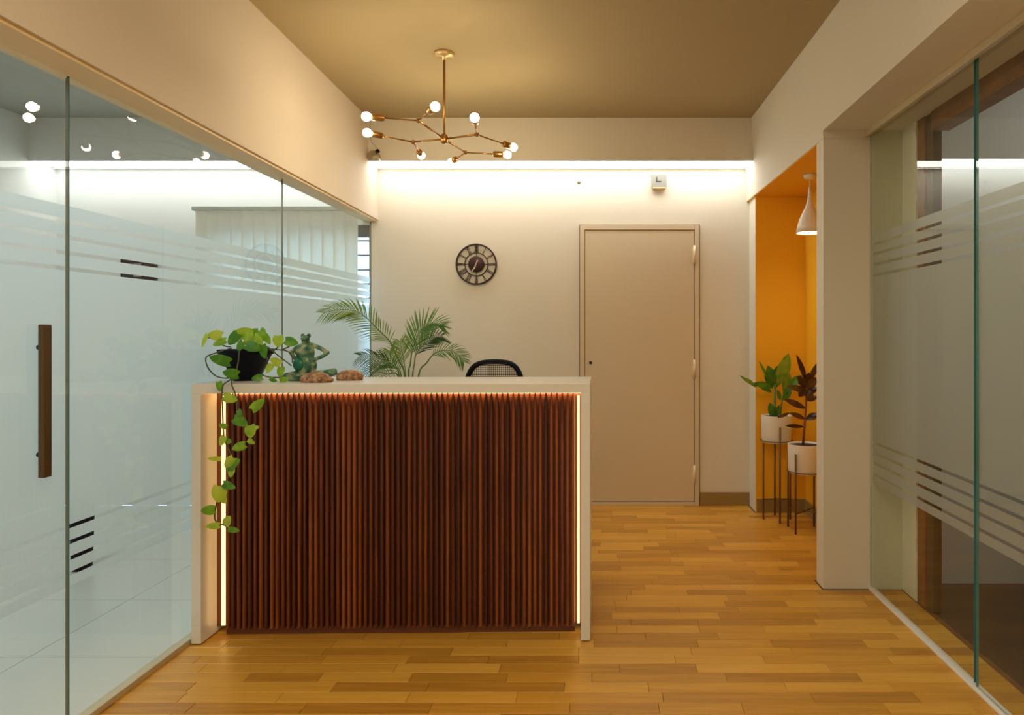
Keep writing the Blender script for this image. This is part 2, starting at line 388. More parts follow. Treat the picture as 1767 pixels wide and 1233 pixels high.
# bulkheads with cove light
struct('trim_1', [((-1.72, 4.99, ZBK), (1.14, YB, H))], M['wall'], label='dropped bulkhead along the top of the back wall')
struct('trim_2', [((-4.10, 4.99, ZBK), (-1.76, YB, H))], M['cabin_wall'], label='dropped bulkhead along the cabin back wall')
for nm, x0, x1, mt, lab in (('cove_light', -1.66, 1.10, 'led', 'white strip light in the cove above the clock and door'), ('cove_light', -4.08, -1.78, 'ledcabin', 'white strip light in the cove seen through the left glass')):
    e = empty(nm, ((x0 + x1) / 2, 5.225, ZBK), lab, 'strip light')
    m = MB(); m.box((x0, 5.005, ZBK - 0.006), (x1, 5.165, ZBK)); m.build('light_strip', M[mt], e)
    m = MB(); m.box((x0, 5.168, ZBK - 0.009), (x1, 5.182, ZBK)); m.build('profile', M['device'], e)
    m = MB(); m.box((x0, 5.184, ZBK - 0.006), (x1, 5.205, ZBK)); m.build('light_strip', M[mt], e)
# left upper wall (slightly out of parallel, as in the photo)
def xl(Y): return -1.669 + (YB - Y) * 0.0222
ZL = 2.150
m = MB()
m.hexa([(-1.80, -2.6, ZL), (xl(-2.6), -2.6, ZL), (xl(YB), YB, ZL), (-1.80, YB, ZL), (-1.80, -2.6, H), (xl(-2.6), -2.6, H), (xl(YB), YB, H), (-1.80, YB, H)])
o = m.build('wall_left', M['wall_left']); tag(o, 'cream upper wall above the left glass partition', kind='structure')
m = MB()
m.hexa([(-1.765, -2.6, ZL - 0.012), (xl(-2.6) - 0.012, -2.6, ZL - 0.012), (xl(YB) - 0.012, YB, ZL - 0.012), (-1.765, YB, ZL - 0.012), (-1.765, -2.6, ZL), (xl(-2.6) - 0.012, -2.6, ZL), (xl(YB) - 0.012, YB, ZL), (-1.765, YB, ZL)])
o = m.build('trim_3', M['header']); tag(o, 'tan header rail over the left glass partition', kind='structure')
# right beam, column and niche
ZN = 2.286; ZS = 2.330; XC = 1.137; YC0, YC1 = 3.536, 3.647; XN = 1.49; YN = 5.04
def xr(Y): return 1.108 + (YB - Y) * 0.0165
YT = -2.6
def rx(Y, z):    # face leans a touch inwards to the top
    return xr(Y) - max(0, (z - 2.286)) * 0.045
m = MB()
m.hexa([(rx(YC1, ZN), YC1, ZN + 0.004), (1.66, YC1, ZN + 0.004), (1.66, YB, ZN + 0.004), (rx(YB, ZN), YB, ZN + 0.004), (rx(YC1, H), YC1, H), (1.66, YC1, H), (1.66, YB, H), (rx(YB, H), YB, H)])
m.hexa([(rx(YC0, ZN), YC0, ZN + 0.004), (1.66, YC0, ZN + 0.004), (1.66, YC1, ZN + 0.004), (rx(YC1, ZN), YC1, ZN + 0.004), (rx(YC0, H), YC0, H), (1.66, YC0, H), (1.66, YC1, H), (rx(YC1, H), YC1, H)])
m.hexa([(1.150, YT, ZS), (1.66, YT, ZS), (1.66, YC0, ZS), (rx(YC0, ZS), YC0, ZS), (1.126, YT, H), (1.66, YT, H), (1.66, YC0, H), (rx(YC0, H), YC0, H)])
o = m.build('wall_right', M['wall']); tag(o, 'white beam above the niche and the right glass partition', kind='structure')
struct('wall_column', [((XC, YC0, 0), (1.379, YC1 + 0.0, ZN + 0.003)), ((1.379, YC0, 0), (1.66, YC1, ZN + 0.003))], M['wall'], label='white column between the orange niche and the right glass')
struct('wall_niche_return', [((1.128, YN + 0.004, 0), (1.66, YB, ZN + 0.004))], M['wall'], label='white return edge beside the orange niche')
m = MB()
m.box((1.131, YN, 0.0), (1.66, YN + 0.005, ZN))                 # back
m.box((XN, YC1, 0.0), (XN + 0.05, YN, ZN))                      # side
m.box((1.145, YC1, 0.0), (XN, YC1 + 0.006, ZN))                 # rear of column
m.hexa([(xr(YC1) + 0.004, YC1, ZN), (XN + .05, YC1, ZN), (XN + .05, YB, ZN), (xr(YB) + 0.004, YB, ZN), (xr(YC1) + 0.004, YC1, ZN + 0.005), (XN + .05, YC1, ZN + 0.005), (XN + .05, YB, ZN + 0.005), (xr(YB) + 0.004, YB, ZN + 0.005)])
o = m.build('wall_niche', M['orange']); tag(o, 'bright orange painted niche walls and soffit', kind='structure')
# skirting
struct('baseboard_back', [((0.756, YB - 0.012, 0), (1.127, YB, 0.098))], M['skirt'], label='olive brown skirting between the door and the niche', bevel=0.002)
struct('baseboard_back.001', [((-1.66, YB - 0.012, 0), (-0.156, YB, 0.098))], M['skirt'], label='olive brown skirting behind the desk', bevel=0.002)
struct('baseboard_right', [((1.135, YN - 0.012, 0), (XN, YN, 0.098)), ((XN - 0.012, YC1 + 0.01, 0), (XN, YN - 0.012, 0.098))], M['skirt'], label='olive brown skirting inside the orange niche', bevel=0.002)
# rear of the room, behind the camera
struct('wall_rear', [((-4.25, -2.72, 0), (4.2, -2.6, H))], M['wall'], label='rear wall behind the camera')
# door
DX0, DX1, DZ1 = -0.153, 0.752, 2.112
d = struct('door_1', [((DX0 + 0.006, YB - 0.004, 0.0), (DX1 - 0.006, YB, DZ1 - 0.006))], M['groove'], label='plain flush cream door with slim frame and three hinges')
fx = 0.038
struct('door_frame', [((DX0 + 0.004, YB - 0.020, 0), (DX0 + fx, YB - 0.003, DZ1)), ((DX1 - fx, YB - 0.020, 0), (DX1 - 0.004, YB - 0.003, DZ1)), ((DX0 + fx, YB - 0.020, DZ1 - fx), (DX1 - fx, YB - 0.003, DZ1)), ((DX0 + fx, YB - 0.020, 0.0), (DX1 - fx, YB - 0.003, 0.026))], M['door'], d, bevel=0.002)
struct('door_leaf', [((DX0 + fx + 0.004, YB - 0.014, 0.031), (DX1 - fx - 0.004, YB - 0.003, DZ1 - fx - 0.004))], M['door'], d, bevel=0.0015)
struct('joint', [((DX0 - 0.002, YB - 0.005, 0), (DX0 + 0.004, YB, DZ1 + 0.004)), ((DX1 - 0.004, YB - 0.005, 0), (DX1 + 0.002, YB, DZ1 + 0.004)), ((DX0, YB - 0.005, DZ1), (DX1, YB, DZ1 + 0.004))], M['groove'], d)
for py in (440, 636, 818):
    c = P(1199 if py < 700 else 1195, py, YB)
    hx = DX1 - fx - 0.002
    h = MB(); h.tube([(hx, YB - 0.022, c.z - 0.07), (hx, YB - 0.022, c.z + 0.07)], 0.009, 12)
    h.box((hx - 0.020, YB - 0.0165, c.z - 0.06), (hx + 0.020, YB - 0.013, c.z + 0.06))
    h.build('hinge', M['hinge'], d)
c = P(1019, 625, YB)
h = MB(); h.lathe((c.x, YB - 0.014, c.z), [(0.012, 0), (0.012, 0.006), (0.006, 0.012), (0, 0.012)], 16, (0, -1, 0)); h.build('lock', M['darkmetal'], d)

# cabin window and blind
wn = struct('window_1', [((WX0, YB + 0.02, WZ0), (WX0 + 0.04, YB + 0.07, WZ1)), ((WX1 - 0.006, YB + 0.02, WZ0), (WX1, YB + 0.07, WZ1)), ((WX0, YB + 0.02, WZ1 - 0.09), (WX1, YB + 0.07, WZ1)), ((WX0, YB + 0.02, WZ0), (WX1, YB + 0.07, WZ0 + 0.05))], M['darkmetal'], label='cabin window glowing with blue daylight behind the blind')
m = MB(); m.box((WX0 + 0.04, YB + 0.03, WZ0 + 0.05), (WX1 - 0.006, YB + 0.036, WZ1 - 0.09)); m.build('pane', M['glass'], wn)
for py in (416, 441, 466, 490, 515, 540, 565, 590, 615, 640):
    z = P(630, py, YB + 0.08).z
    if z < WZ0 + 0.06: continue
    m = MB(); m.box((WX0, YB + 0.05, z - 0.006), (WX1, YB + 0.062, z + 0.006)); m.build('grille_bar', M['darkmetal'], wn)
bl = empty('vertical_blind', (-2.43, 5.17, 2.22), 'pale vertical slat blind with grey headrail behind the left glass', 'blind')
m = MB(); m.box((-3.02, 5.14, 2.205), (-1.80, 5.18, 2.235)); m.build('headrail', M['valance'], bl, 0.004)
ns = 14
for i in range(ns):
    xc = -2.99 + (i + 0.5) * (1.19 / ns)
    a = math.radians(12 + 4 * math.sin(i * 1.7)); hw = 0.0465
    m = MB(); bm = m.bm; z0, z1 = 0.80, 2.205; vs = []
    for k in range(5):
        t = -1 + k * 0.5; off = 0.004 * (1 - t * t)
        x = xc + math.cos(a) * hw * t - math.sin(a) * off; y = 5.158 + math.sin(a) * hw * t + math.cos(a) * off
        vs.append((bm.verts.new((x, y, z0)), bm.verts.new((x, y, z1))))
    for k in range(4): bm.faces.new((vs[k][0], vs[k+1][0], vs[k+1][1], vs[k][1])).smooth = True
    m.build('blind_slat', M['blind'], bl)

# ------------------------------------------------------------------ glass partitions
def glass_panel(name, X, y0, y1, z0, z1, label, film, films, t=0.010, side=-1, group=None, edge='edge'):
    e = empty(name, (X, (y0 + y1) / 2, z0), label, 'glass panel')
    m = MB(); fs = m.box((X - t/2, y0, z0), (X + t/2, y1, z1))
    fs[2].material_index = 1; fs[4].material_index = 2
    m.build('pane', [M['glass'], M[edge], M['edge2' if X < 0 else 'edge']], e)
    xf = X + side * (t/2 + 0.001)
    for k, (a, b) in enumerate(films):
        me = bpy.data.meshes.new('frosted_band')
        me.from_pydata([(xf, y0 + 0.001, a), (xf, y1 - 0.001, a), (xf, y1 - 0.001, b), (xf, y0 + 0.001, b)], [], [(0, 1, 2, 3)])
        link('frosted_band', me, film, e)
    return e
gl = [0.475, 0.515, 0.566, 0.619, 0.671]       # lower clear gaps (frost edge, then gap centres)
gu = [1.718, 1.668, 1.616, 1.565, 1.513]
def bands(lowbot, lows, uptop, ups, g=0.0065):
    out = []; p = lowbot
    for q in lows: out.append((p, q - g)); p = q + g
    seq = sorted(ups); out.append((p, seq[0] - g)); p = seq[0] + g
    for q in seq[1:]: out.append((p, q - g)); p = q + g
    out.append((p, uptop)); return out
LB = bands(0.475, [0.515, 0.566, 0.619, 0.671], 1.718, [1.668, 1.616, 1.565, 1.513])
XG = -1.730
glass_panel('glass_panel', XG, 2.262, 3.786, 0.02, 2.140, 'frosted glass partition panel beside the left end of the desk', M['film'], LB)
glass_panel('glass_panel', XG, 3.787, 5.248, 0.02, 2.140, 'frosted glass partition panel reaching the back wall behind the palm', M['film'], LB, edge='edge2')
gd = glass_panel('glass_door', XG - 0.001, 1.30, 2.259, 0.01, 2.130, 'frosted glass door at the far left edge with a brown pull handle', M['film'], LB)
gd['category'] = 'door'
m = MB(); m.box((XG + 0.012, 2.125, 0.86), (XG + 0.032, 2.156, 1.33)); hd = m.build('pull_handle', M['handle'], gd, 0.003); hd['label'] = 'brown vertical pull handle'
for z in (0.93, 1.26):
    m = MB(); m.tube([(XG + 0.001, 2.14, z), (XG + 0.014, 2.14, z)], 0.008, 10); m.build('handle_mount', M['darkmetal'], hd)
m = MB(); m.box((-1.752, -2.6, 0.0), (-1.712, YB, 0.024)); o = m.build('trim_4', M['track'], None, 0.002); tag(o, 'champagne floor channel under the left glass partition', kind='structure')
# right
XG2 = 1.372
RB = bands(0.543, [0.586, 0.643, 0.695, 0.747], 1.80, [1.750, 1.700, 1.646, 1.592])
glass_panel('glass_panel', XG2 + 0.008, 2.556, 3.533, 0.02, 2.318, 'frosted glass partition panel beside the white column', M['film_right'], RB, side=1)
gd2 = glass_panel('glass_door', XG2 + 0.010, 1.60, 2.545, 0.01, 2.318, 'frosted glass door at the far right edge', M['film_right'], RB, side=1)
gd2['category'] = 'door'
m = MB(); m.box((1.362, -2.6, 0.0), (1.400, YC0, 0.010)); o = m.build('trim_5', M['brass_light'], None, 0.002); o.data.materials[0] = M['white']; tag(o, 'cream floor channel under the right glass partition', kind='structure')
m = MB(); m.box((1.346, -2.6, ZS - 0.034), (1.364, YC0 - 0.001, ZS + 0.001)); m.box((1.364, -2.6, ZS - 0.012), (1.400, YC0 - 0.001, ZS + 0.001)); o = m.build('trim_6', M['track']); tag(o, 'cream head channel over the right glass partition', kind='structure')
# plaster wall with old wood framed opening beyond the right glass
XP = 1.535
ZO = 2.24
bm = bmesh.new()
struct('wall_side_end', [((1.379, YC0 - 0.006, 0), (XP + 0.12, YC0, ZS))], M['plaster'], label='green grey plaster end wall behind the right glass')
m = MB()
rag = []
zz = 0.0
while zz < 2.33:
    rag.append((zz, 3.375 + random.uniform(-0.008, 0.008))); zz += 0.035
rag.append((2.33, 3.375))
for (za, ya), (zb, yb) in zip(rag[:-1], rag[1:]):
    m.hexa([(XP, ya, za), (XP + 0.10, ya, za), (XP + 0.10, YC0 - 0.006, za), (XP, YC0 - 0.006, za), (XP, yb, zb), (XP + 0.10, yb, zb), (XP + 0.10, YC0 - 0.006, zb), (XP, YC0 - 0.006, zb)])
o = m.build('wall_side_plaster', M['plaster2']); tag(o, 'pale plaster strip with a ragged edge beside the old wood frame', kind='structure')
struct('wall_side_near', [((XP, -2.6, 0), (XP + 0.10, 1.95, 2.33))], M['plaster2'], label='plaster wall beyond the right glass near the camera')
fr = empty('opening_frame', (XP + 0.05, 2.7, 0), 'old brown timber frame of the opening beyond the right glass', 'frame')
m = MB(); m.box((XP + 0.004, 3.300, 0), (XP + 0.09, 3.372, ZS)); m.build('post', M['woodframe'], fr, 0.004)
m = MB(); m.box((XP + 0.012, 3.230, 0), (XP + 0.05, 3.292, ZS)); o = m.build('post', M['woodframe_dark'], fr, 0.004); o['label'] = 'darker inner post'
m = MB(); m.box((XP + 0.004, 1.95, 0), (XP + 0.09, 2.05, ZS)); m.build('post', M['woodframe'], fr, 0.004)
m = MB(); m.box((XP + 0.002, 2.05, ZO), (XP + 0.09, 3.230, ZS)); m.build('lintel', M['woodframe'], fr, 0.004)
# side room beyond
struct('floor_side_room', [((1.56, -2.6, -0.05), (4.2, 3.66, -0.006))], M['darkfloor'], label='dark wood floor of the side room')
YS = 3.63
struct('wall_side_room', [((XP + 0.12, YS, -0.05), (4.2, YS + 0.05, H))], M['cabin_wall'], label='pale wall of the side room with a light strip')
struct('wall_side_room_far', [((4.2, -2.6, 0), (4.3, YS, H))], M['cabin_wall'], label='far wall of the side room')
struct('ceiling_side_room', [((1.66, -2.6, H), (4.3, YS + 0.05, H + 0.08))], M['cabin_ceiling'], label='ceiling of the side room')
struct('trim_7', [((XP + 0.13, YS - 0.10, 2.187), (4.2, YS, H))], M['cabin_wall'], label='dropped bulkhead in the side room')
e = empty('cove_light', (2.8, YS - 0.02, 2.187), 'white strip light seen through the right glass', 'strip light')
m = MB(); m.box((XP + 0.14, YS - 0.07, 2.176), (4.18, YS - 0.05, 2.186)); m.build('light_strip', M['ledside'], e)

# ------------------------------------------------------------------ reception desk
YF0, YF1 = 2.901, 2.934       # front plane left / right (slightly rotated)
DXL, DXR = -1.7045, -0.040
desk = empty('reception_desk', ((DXL + DXR) / 2, 3.15, 0), 'white waterfall reception desk with dark red slatted wood front', 'desk')
def dy(X): return YF0 + (X - DXL) / (DXR - DXL) * (YF1 - YF0)
def dbox(m, x0, x1, f0, f1, z0, z1):
    m.hexa([(x0, dy(x0)+f0, z0), (x1, dy(x1)+f0, z0), (x1, dy(x1)+f1, z0), (x0, dy(x0)+f1, z0), (x0, dy(x0)+f0, z1), (x1, dy(x1)+f0, z1), (x1, dy(x1)+f1, z1), (x0, dy(x0)+f1, z1)])
DEP = 0.43; ZT = 1.090; TH = 0.040
m = MB(); dbox(m, DXL, DXR, 0, DEP, ZT - TH, ZT); m.build('countertop', M['solid'], desk, 0.0015)
m = MB(); dbox(m, DXL, DXL + TH, 0, DEP, 0.006, ZT - TH); m.build('side_panel', M['solid'], desk, 0.0015)
m = MB(); dbox(m, DXR - TH, DXR, 0, DEP, 0.006, ZT - TH); m.build('side_panel', M['solid'], desk, 0.0015)
for fa in (DXL + 0.01, DXR - 0.03):
    m = MB(); dbox(m, fa, fa + 0.02, 0.02, DEP - .02, 0.0, 0.006); m.build('foot_strip', M['darkmetal'], desk)
XI0, XI1 = DXL + TH, DXR - TH
m = MB(); dbox(m, XI0, XI1, 0.122, 0.142, 0.030, ZT - TH); m.build('backing_panel', M['backing'], desk)
m = MB(); dbox(m, XI0 + 0.05, XI1 - 0.03, 0.105, 0.122, 0.0, 0.030); m.build('plinth', M['backing'], desk)
# slats
SX0, SX1 = -1.617, -0.104
nsl = 64; pitch = (SX1 - SX0) / nsl
base = None
for i in range(nsl):
    xc = SX0 + (i + 0.5) * pitch
    if base is None:
        m = MB(); bm = m.bm; hw = 0.0079; prof = [(-hw, 0.0), (-hw, -0.010), (-hw * 0.72, -0.0165), (-hw * 0.25, -0.0195), (hw * 0.25, -0.0195), (hw * 0.72, -0.0165), (hw, -0.010), (hw, 0.0)]
        lo = [bm.verts.new((x, y, 0.028)) for x, y in prof]; md = [bm.verts.new((x, y, 1.008)) for x, y in prof]; hi = [bm.verts.new((x * 0.30, y * 0.9, 1.0485)) for x, y in prof]
        for A_, B_ in ((lo, md), (md, hi)):
            for k in range(7): bm.faces.new((A_[k], A_[k+1], B_[k+1], B_[k]))
        bm.faces.new(hi); bm.faces.new(lo[::-1])
        me = bpy.data.meshes.new('slat'); bm.to_mesh(me); bm.free(); me.materials.append(M['slat']); base = me
    o = bpy.data.objects.new('slat', base); COL.objects.link(o)
    o.parent = desk; o.matrix_parent_inverse = Matrix.Translation(-Vector(desk.location)); o.location = (xc, dy(xc) + 0.107, 0)
# warm led strips
m = MB(); dbox(m, -1.641, -1.625, 0.112, 0.119, 0.035, 1.030); ls = m.build('light_strip', M['ledwarm'], desk); ls['label'] = 'glowing warm vertical light strip'
m = MB(); dbox(m, -0.0985, -0.0885, 0.108, 0.119, 0.035, 1.030); m.build('light_strip', M['ledwarm'], desk)
m = MB(); dbox(m, XI0 + 0.03, XI1 - 0.005, 0.109, 0.1215, 1.040, 1.0490); m.build('light_strip', M['ledtop'], desk)
# staff-side worktop and drawer unit behind the front
m = MB(); dbox(m, XI0, XI1, DEP - 0.0, 0.75, 0.70, 0.735); m.build('worktop', M['solid'], desk, 0.002)
for fa in (XI0, XI1 - 0.03):
    m = MB(); dbox(m, fa, fa + 0.03, DEP, 0.75, 0, 0.70); m.build('worktop_support', M['solid'], desk, 0.002)

# ------------------------------------------------------------------ leaves
def leaf_mesh(base, tip, width, nrm, prof, bend=0.0, fold=0.25, nseg=8, lobes=False):
    base = Vector(base); tip = Vector(tip); t = tip - base; L = t.length; t.normalize()
    n = Vector(nrm); n = (n - t * n.dot(t)).normalized(); s = t.cross(n)
    bm = bmesh.new(); rows = []
    for i in range(nseg + 1):
        u = i / nseg; wv = prof(u) * width * 0.5
        c = base + t * (L * u) + n * (bend * L * 4 * u * (1 - u))
        if i == nseg: rows.append([bm.verts.new(c)]); continue
        row = []
        for k in (-1, -0.5, 0, 0.5, 1):
            back = -t * (L * 0.13 * abs(k)) * (1 - u) ** 3 if lobes else Vector((0, 0, 0))
            row.append(bm.verts.new(c + s * (wv * k) + n * (abs(k) * wv * fold) + back))
        rows.append(row)
    for i in range(nseg):
        A, B = rows[i], rows[i + 1]
        for k in range(4):
            f = (A[k], A[k+1], B[0]) if len(B) == 1 else (A[k], A[k+1], B[k+1], B[k])
            bm.faces.new(f).smooth = True
    me = bpy.data.meshes.new('leaf'); bm.to_mesh(me); bm.free(); return me
heart = lambda u: max(0.0, math.sin(math.pi * min(1.0, 0.16 + 0.84 * u ** 0.9))) ** 0.62 * (1 - 0.15 * u)
lance = lambda u: math.sin(math.pi * (u * 0.93 + 0.05)) ** 0.85
def put_leaf(parent, mat, base, tip, width, nrm, prof=lance, **kw):
    me = leaf_mesh(base, tip, width, nrm, prof, **kw); return link('leaf', me, mat, parent)

# ------------------------------------------------------------------ pothos on the desk
YP = 3.117
pc = P(425, 656, YP)
poth = empty('trailing_pothos', (pc.x, YP, ZT), 'trailing heart-leaved vine in a black pot on the left end of the desk', 'potted plant')
m = MB(); m.lathe((pc.x, YP, ZT), [(0.0, 0.0), (0.052, 0.0), (0.056, 0.004), (0.104, 0.115), (0.112, 0.118), (0.118, 0.137), (0.113, 0.139), (0.106, 0.125), (0.100, 0.110), (0, 0.108)], 40)
m.build('pot', M['black'], poth)
m = MB(); m.lathe((pc.x, YP, ZT + 0.108), [(0.0, 0.0), (0.098, 0.0), (0.098, 0.006), (0.05, 0.012), (0, 0.014)], 24); m.build('soil', M['soil'], poth)
vines = [
 [(420,600,3.06),(413,606,2.99),(411,625,2.975),(406,645,2.94),(400,654,2.905),(400,664,2.872),(405,676,2.870),(409,690,2.868),(409,705,2.868),(413,722,2.868),(424,738,2.866),(433,752,2.866),(436,762,2.866)],
 [(400,600,3.05),(375,608,2.98),(358,614,2.95),(355,622,2.93),(360,636,2.91),(372,648,2.90),(385,652,2.885),(394,652,2.875)],
 [(404,650,2.90),(394,657,2.874),(385,664,2.868),(383,680,2.866),(384,705,2.866),(385,735,2.866),(388,760,2.866),(397,780,2.864),(402,800,2.864),(397,820,2.864),(386,840,2.864),(377,858,2.864),(371,882,2.864),(372,898,2.864),(385,905,2.864),(404,913,2.864)],
 [(440,600,3.10),(460,598,3.05),(470,605,3.02),(485,617,3.01),(497,626,3.01),(503,631,3.01)],
 [(462,601,3.05),(480,603,3.03),(494,605,3.02),(503,612,3.02),(505,626,3.02)],
 [(455,606,3.02),(462,625,3.0),(452,643,2.985),(462,650,2.98),(478,651,2.98),(492,650,2.98)],
 [(398,598,3.08),(386,596,3.06),(372,586,3.05),(358,582,3.04)],
 [(470,606,3.03),(478,600,3.03),(484,594,3.03)], [(485,604,3.02),(498,598,3.02),(503,594,3.02)]]
for v in vines:
    pts = smooth_pts([P(*q) for q in v], 4)
    m = MB(); m.tube(pts, 0.0030, 6); m.build('vine', M['vine'], poth)
# (x, y, length, width, tip angle in degrees [0 right, 90 up], depth, normal tilt x/z)
PL = [(370,578,25,18,175,3.03),(353,588,24,9,-110,3.03),(378,591,24,13,200,3.0),(402,585,25,19,-130,2.99),(420,573,27,18,170,3.04),(438,573,20,13,40,3.06),
 (453,579,20,19,-60,3.05),(414,597,18,15,-120,2.97),(438,599,27,18,-20,2.95),(446,589,24,17,-50,2.98),(455,607,24,14,-80,2.95),(480,589,20,19,-90,3.01),(504,590,23,16,-15,3.01),
 (428,586,24,17,-100,2.98),(436,583,20,15,150,3.02),(462,586,18,12,-60,3.04),(408,577,20,15,120,3.05),(378,620,36,19,165,2.93),(397,644,27,18,170,2.885),(379,667,17,11,-80,2.872),(398,687,25,17,-15,2.862),(446,697,28,16,40,2.855),
 (475,623,20,14,150,2.99),(464,636,18,14,-120,2.975),(443,652,19,13,190,2.97),(484,642,17,13,-100,2.99),(491,654,16,9,10,2.975),(472,655,14,8,-20,2.97),
 (416,727,26,18,-25,2.858),(432,745,22,21,-85,2.856),(414,713,12,10,-60,2.86),(442,738,12,9,20,2.86),(434,762,14,9,-30,2.86),(411,771,24,15,200,2.856),(384,734,14,10,160,2.856),(383,761,18,14,-110,2.856),(395,761,10,10,-20,2.858),
 (369,791,23,8,178,2.85),(403,799,27,19,30,2.854),(399,815,18,13,-100,2.856),(395,798,22,16,-130,2.850),(396,838,23,13,-20,2.854),(378,853,28,24,-95,2.85),(385,860,20,15,-60,2.858),(358,880,24,17,185,2.846),(393,897,18,15,60,2.85),(366,907,24,12,185,2.846),(404,914,20,10,-10,2.85)]
for (x, y, L, W, ang, Y) in PL:
    a = math.radians(ang); ux, uy = math.cos(a), -math.sin(a)
    b = P(x - ux * L * 0.5, y - uy * L * 0.5, Y); t = P(x + ux * L * 0.5, y + uy * L * 0.5, Y - random.uniform(0.0, 0.015))
    nr = Vector((random.uniform(-0.35, 0.35), -1, random.uniform(-0.1, 0.45)))
    put_leaf(poth, M['pothos'], b, t, W * Y / F * 1.10, nr, heart, bend=0.06, fold=-0.12, lobes=True)

# ------------------------------------------------------------------ frog statue
YFR = 3.13
sF = YFR / F
fc = P(528, 656, YFR); FX = fc.x
frog = empty('frog_statue', (FX, YFR, ZT), 'green stone frog statue sitting cross-legged with hands on hips on the desk', 'statue')
def fp(x, y, d=0.0): v = P(x, y, YFR); v.y += d; return v
m = MB()
m.ell(fp(528, 630), (0.048, 0.038, 0.056)); m.ell(fp(527, 609), (0.041, 0.032, 0.040)); m.ell(fp(535, 604, -0.012), (0.022, 0.022, 0.022)); m.ell(fp(519, 606, -0.012), (0.022, 0.022, 0.022)); m.ell(fp(528, 597), (0.022, 0.02, 0.026))
m.ell(fp(528, 587, -0.004), (0.017, 0.020, 0.026)); m.ell(fp(528, 583, -0.012), (0.018, 0.020, 0.014))
m.ell(fp(522.5, 579), (0.0085, 0.009, 0.011)); m.ell(fp(533, 579), (0.0085, 0.009, 0.011))
def limb(ps, rs):
    pts = smooth_pts(ps, 4); n = len(pts); R = []
    for i in range(n):
        u = i / (n - 1) * (len(rs) - 1); k = min(int(u), len(rs) - 2); R.append(rs[k] + (rs[k+1] - rs[k]) * (u - k))
    m.tube(pts, R, 10)
    for p_, r_ in ((pts[0], R[0]), (pts[-1], R[-1])): m.ell(p_, (r_, r_, r_), n=6)
limb([fp(535, 594), fp(551, 600, .004), fp(565, 608, .002)], [0.011, 0.0105, 0.009]); limb([fp(565, 608, .002), fp(556, 615, -.004), fp(544, 620, -.012)], [0.010, 0.009, 0.008])
limb([fp(520, 596), fp(510, 601, .004), fp(502, 608, .002)], [0.011, 0.0105, 0.009]); limb([fp(502, 608, .002), fp(508, 616, -.004), fp(516, 621, -.012)], [0.010, 0.009, 0.008])
for sx in (-1, 1):   # fingers on the hips
    for k in range(3): limb([fp(528 + sx * 14, 620, -.014), fp(528 + sx * 10, 621 + 3 * k, -.028)], [0.004, 0.0028])
limb([fp(517, 646), fp(507, 648, -.02), fp(500, 648, -.03)], [0.021, 0.020, 0.016]); limb([fp(500, 649, -.03), fp(515, 651, -.055), fp(532, 652, -.06)], [0.016, 0.012, 0.009])
limb([fp(540, 646), fp(560, 645, -.005), fp(577, 640, 0)], [0.021, 0.019, 0.013]); limb([fp(577, 642, 0), fp(560, 651, -.035), fp(540, 654, -.05)], [0.014, 0.012, 0.009])
m.ell(fp(528, 648), (0.055, 0.045, 0.017))
o = m.build('body', M['frog'], frog)
rm = o.modifiers.new('remesh', 'REMESH'); rm.mode = 'VOXEL'; rm.voxel_size = 0.0022; rm.use_smooth_shade = True
sm = o.modifiers.new('smooth', 'SMOOTH'); sm.iterations = 4
m = MB(); m.ell(fp(521, 628, -0.022), (0.030, 0.024, 0.033)); o = m.build('belly_glaze', M['teal'], frog); o['label'] = 'teal glazed patch on the belly'
for x in (522.5, 533):
    m = MB(); m.ell(fp(x, 578.5, -0.008), (0.004, 0.003, 0.004), n=6); m.build('eye', M['black'], frog)

# ------------------------------------------------------------------ stone ornaments
def stone(x0, x1, ytop, Y, label, seed, head):
    rnd = random.Random(seed)
    a = P(x0, 650, Y).x; b = P(x1, 650, Y).x; cx = (a + b) / 2; rx_ = (b - a) / 2; hz = P(0, ytop, Y).z - ZT
    e = empty('stone_ornament', (cx, Y, ZT), label, 'ornament', 'brown stone ornaments on the desk')
    m = MB(); g = bmesh.ops.create_icosphere(m.bm, subdivisions=4, radius=1)
    for v in g['verts']:
        n = 1 + 0.03 * math.sin(v.co.x * 7 + seed) * math.cos(v.co.z * 6) + 0.012 * math.sin(v.co.x * 17 + v.co.y * 13)
        z = v.co.z * n
        v.co = Vector((cx + v.co.x * rx_ * n, Y + v.co.y * rx_ * 0.62 * n, ZT + max(0.0, hz * 0.30 + z * hz * 0.70)))
    for f in m.bm.faces: f.smooth = True
    m.build('shell', M['rock'], e)
    for k in range(3 if head else 4):
        t = -0.55 + k * (1.1 / (2 if head else 3))
        m = MB(); m.ell((cx + t * rx_ * 0.8, Y - math.sqrt(1 - (t*0.8) ** 2) * rx_ * 0.52, ZT + hz * 0.34), (rx_ * 0.085, rx_ * 0.10, hz * 0.10), n=6); m.build('pale_spot', M['brass_light'] if False else M['spot'], e)
    if head:
        m = MB(); m.ell((b - 0.001, Y - 0.006, ZT + 0.011), (0.017, 0.014, 0.011), n=8); m.build('head', M['rock'], e)
stone(518, 571, 641.5, 3.00, 'long low brown mottled stone ornament in front of the frog', 1, True)
stone(580, 627, 637.5, 3.13, 'rounder domed brown stone ornament to the right of the frog', 5, False)

